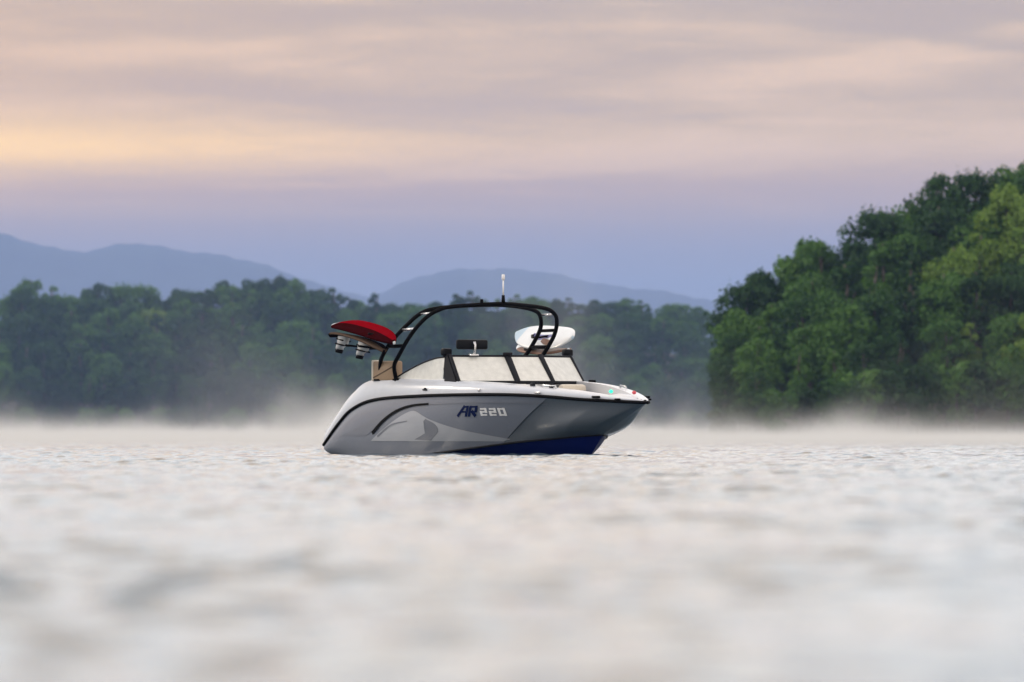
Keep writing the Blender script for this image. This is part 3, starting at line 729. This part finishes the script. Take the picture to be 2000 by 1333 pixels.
# --- upholstery
bol = box('coaming_bolster', (1.52, -1.13, 1.235), (.62, .14, .29), TAN, boat, .03)
box('bolster_seam', (1.52, -1.202, 1.22), (.58, .012, .016), mat('dark_seam', (.12, .08, .05), .7), boat, .003, Matrix.Rotation(R(-17), 4, 'Y'))
box('bolster_edge', (1.22, -1.13, 1.24), (.05, .155, .31), CREAM, boat, .015)
box('coaming_bolster', (1.52, 1.13, 1.235), (.62, .14, .29), TAN, boat, .03)
for side in (-1, 1):
    box('bow_seat', (4.45, side * .36, .79), (.95, .30, .14), CREAM, boat, .04)
    box('bow_backrest', (3.95, side * .50, .90), (.14, .44, .26), CREAM, boat, .05)
    box('helm_seat', (2.35, side * .55, .75), (.55, .5, .5), CREAM, boat, .06)
    box('console', (3.35, side * .72, .72), (.6, .6, .62), mat('console_grey', (.16, .16, .17), .5), boat, .05)
    tube('grab_handle', [(4.9, side * .70, .97), (4.92, side * .68, 1.01), (5.15, side * .61, .995), (5.17, side * .62, .95)], .012, STEEL, boat, 8)
box('stern_seat', (.9, 0, .62), (.6, 1.7, .5), CREAM, boat, .06)
box('cup_holder', (4.75, -.74, 1.0), (.08, .05, .09), CHAR, boat, .01)
box('cup_holder', (5.05, -.62, .98), (.06, .05, .09), CHAR, boat, .01)

# ------------------------------------------------------------------ boards in the racks
def board_mesh(name, Lb, Wb, th, mats, rocker=.08, tip=.12, split=False):
    n, k = 36, 12; V, F, fm = [], [], []
    for i in range(n + 1):
        s = -1 + 2 * i / n; hw = Wb / 2 * max(.03, (1 - abs(s) ** 3.2)) ** .62; x = s * Lb / 2; zr = rocker * abs(s) ** 2.6
        for j in range(k):
            a = 2 * math.pi * j / k; ca, sa = math.cos(a), math.sin(a)
            V.append((x, hw * math.copysign(abs(ca) ** .6, ca), zr + th / 2 * math.copysign(abs(sa) ** .6, sa)))
    F = grid_faces(n + 1, k, 0, True)
    for q in F:
        c = np.mean([V[i] for i in q], axis=0); s = c[0] / (Lb / 2); zr = rocker * abs(s) ** 2.6
        mi = 0 if c[2] - zr > .25 * th else 2 if c[2] - zr < -.25 * th else 1
        if mi == 0 and split and c[1] < .02: mi = 1
        if s < -1 + tip * 2: mi = 3
        fm.append(mi)
    F += [tuple(range(k))[::-1], tuple(n * k + j for j in range(k))]; fm += [3, 3]
    me = mesh_of(name, V, F, mats, True, fm); return me
RED = mat('red_lacquer', (.20, .003, .008), .8, spec=0.0); DRED = mat('dark_red_base', (.030, .003, .004), .8, spec=0.0)
TANE = mat('tan_edge', (.12, .085, .065), .8, spec=0.0); BBLK = mat('board_black', (.008, .006, .007), .8, spec=0.0)
BWH = mat('board_white', (.78, .82, .86), .25, 0, .4, 6, .04); BPALE = mat('board_pale_blue', (.48, .62, .74), .3); BBRN = mat('board_brown', (.22, .12, .08), .5); BINK = mat('board_print', (.12, .12, .30), .4)
def board(name, mats, loc, rot, Lb, Wb, label, cat, rocker=.08, tip=.12):
    root = empty(name); root.matrix_basis = BM @ (Matrix.Translation(loc) @ Matrix.Rotation(rot[2], 4, 'Z') @ Matrix.Rotation(rot[1], 4, 'Y') @ Matrix.Rotation(rot[0], 4, 'X'))
    link('board', board_mesh('board', Lb, Wb, .05, mats, rocker, tip, 'red' in label), root); tag(root, label, cat, 'boards in the tower racks'); return root
def boot(parent, x, m1, m2):
    b = empty('binding', (x, 0, 0), 0, parent)
    rings = [(-.03, .15, .085), (-.10, .15, .082), (-.15, .135, .075), (-.20, .085, .062), (-.245, .075, .06)]
    V = []
    for z, a, c in rings:
        sh = 0.0 if a > .12 else -.05
        for j in range(12): V.append((sh + a * .72 * math.cos(j * math.pi / 6), c * math.sin(j * math.pi / 6), z))
    F = grid_faces(5, 12, 0, True) + [tuple(range(48, 60))]
    obj('boot_shell', V, F, m1, b, True)
    v, f = tube_data([(-.05, 0, -.235), (-.05, 0, -.29)], [.062, .055], 10); obj('boot_cuff', v, f, m2, b, True)
    for z in (-.09, -.16): bm_obj('strap', box_bm(.0, 0, z, .17, .165, .022, bev=.008), m2, b)
SBOOT = mat('silver_boot', (.60, .61, .62), .35, .2)
rb = board('wakeboard', [RED, DRED, DRED, BWH], (1.42, -1.50, 1.86), (R(17), R(9.5), 0), 1.66, .44, 'glossy red wakeboard with white tip in the starboard tower rack', 'wakeboard', -.09, .05)
lb = board('wakeboard', [BBLK, TANE, BBLK, BBLK], (1.30, -1.50, 1.715), (R(-8), R(9.5), 0), 1.46, .42, 'black wakeboard with silver boots below the red board in the starboard rack', 'wakeboard', -.08)
boot(lb, -.38, SBOOT, BLACK); boot(lb, .18, SBOOT, BLACK)
wb = board('wakesurf_board', [BWH, BWH, BPALE, BPALE], (1.78, 1.52, 1.735), (R(44), R(3), 0), 1.48, .50, 'white oval wakesurf board in the rack on the port side of the tower', 'wakesurf board', .05)
pr = []
for i in range(9):
    a = -.34 + .07 * i; zr = .05 * abs(a / .775) ** 2.6
    pr += [(a, -.02 - .06 * math.sin(i * .5), zr + .0275), (a, .05 - .02 * math.sin(i * .5), zr + .0275)]
obj('printed_mark', [(x * .9 + .3, y - .09, z) for x, y, z in pr], [(2 * i, 2 * i + 1, 2 * i + 3, 2 * i + 2) for i in range(8)], BBRN, wb)
obj('printed_mark', pr, [(2 * i, 2 * i + 1, 2 * i + 3, 2 * i + 2) for i in range(8)], BINK, wb)
wb2 = board('wakesurf_board', [BBRN, BBRN, BWH, BWH], (1.72, 1.52, 1.54), (R(10), R(3), 0), 1.30, .44, 'second board with brown edge and white base under the white port board', 'wakesurf board', .05)

# ------------------------------------------------------------------ haze and mist
def vol_box(name, x0, x1, y0, y1, z0, z1, m, label):
    v = [(x, y, z) for z in (z0, z1) for y in (y0, y1) for x in (x0, x1)]
    f = [(0, 2, 3, 1), (4, 5, 7, 6), (0, 1, 5, 4), (2, 6, 7, 3), (0, 4, 6, 2), (1, 3, 7, 5)]
    o_ = obj(name, v, f, m); tag(o_, label, kind='stuff'); return o_
def vol_mat(name, col, dens):
    m = bpy.data.materials.new(name); m.use_nodes = True; t = m.node_tree; t.nodes.clear()
    o_ = t.nodes.new('ShaderNodeOutputMaterial'); pv = t.nodes.new('ShaderNodeVolumePrincipled')
    pv.inputs['Color'].default_value = (*col, 1); pv.inputs['Density'].default_value = dens; pv.inputs['Anisotropy'].default_value = 0.0
    t.links.new(pv.outputs[0], o_.inputs['Volume']); return m, t, pv
hm_, _, _ = vol_mat('haze_air', (.40, .56, 1.0), 4.7e-5)
vol_box('haze', -6000, 6000, -320, 31500, -2.0, 700, hm_, 'thin blue morning haze filling the air over the lake')
mm, t, pv = vol_mat('mist_air', (1.0, .988, .97), 0.0)
tcn = t.nodes.new('ShaderNodeTexCoord'); sp_ = t.nodes.new('ShaderNodeSeparateXYZ'); t.links.new(tcn.outputs['Object'], sp_.inputs[0])
def tm(op, a, b=None, clamp=False):
    n = t.nodes.new('ShaderNodeMath'); n.operation = op; n.use_clamp = clamp
    for i, q in enumerate((a, b)):
        if q is None: continue
        if isinstance(q, bpy.types.NodeSocket): t.links.new(q, n.inputs[i])
        else: n.inputs[i].default_value = q
    return n.outputs[0]
mp = t.nodes.new('ShaderNodeMapping'); mp.inputs['Scale'].default_value = (.27, .004, .12); t.links.new(tcn.outputs['Object'], mp.inputs[0])
nz = t.nodes.new('ShaderNodeTexNoise'); nz.inputs['Scale'].default_value = 1.0; nz.inputs['Detail'].default_value = 4; t.links.new(mp.outputs[0], nz.inputs['Vector'])
hgt = tm('ADD', .075, tm('MULTIPLY', tm('POWER', nz.outputs[0], 5.5), 8.0))     # local depth of the mist in metres
den_ = tm('MULTIPLY', tm('EXPONENT', tm('MULTIPLY', tm('DIVIDE', sp_.outputs[2], hgt), -1.0)), .018)
ramp_y = tm('MULTIPLY', tm('SUBTRACT', sp_.outputs[1], 132.5), .014, True)
t.links.new(tm('MULTIPLY', den_, ramp_y), pv.inputs['Density'])
vol_box('mist', -400, 400, 132, 3218, .02, 10.0, mm, 'pale steam mist drifting low over the far water')
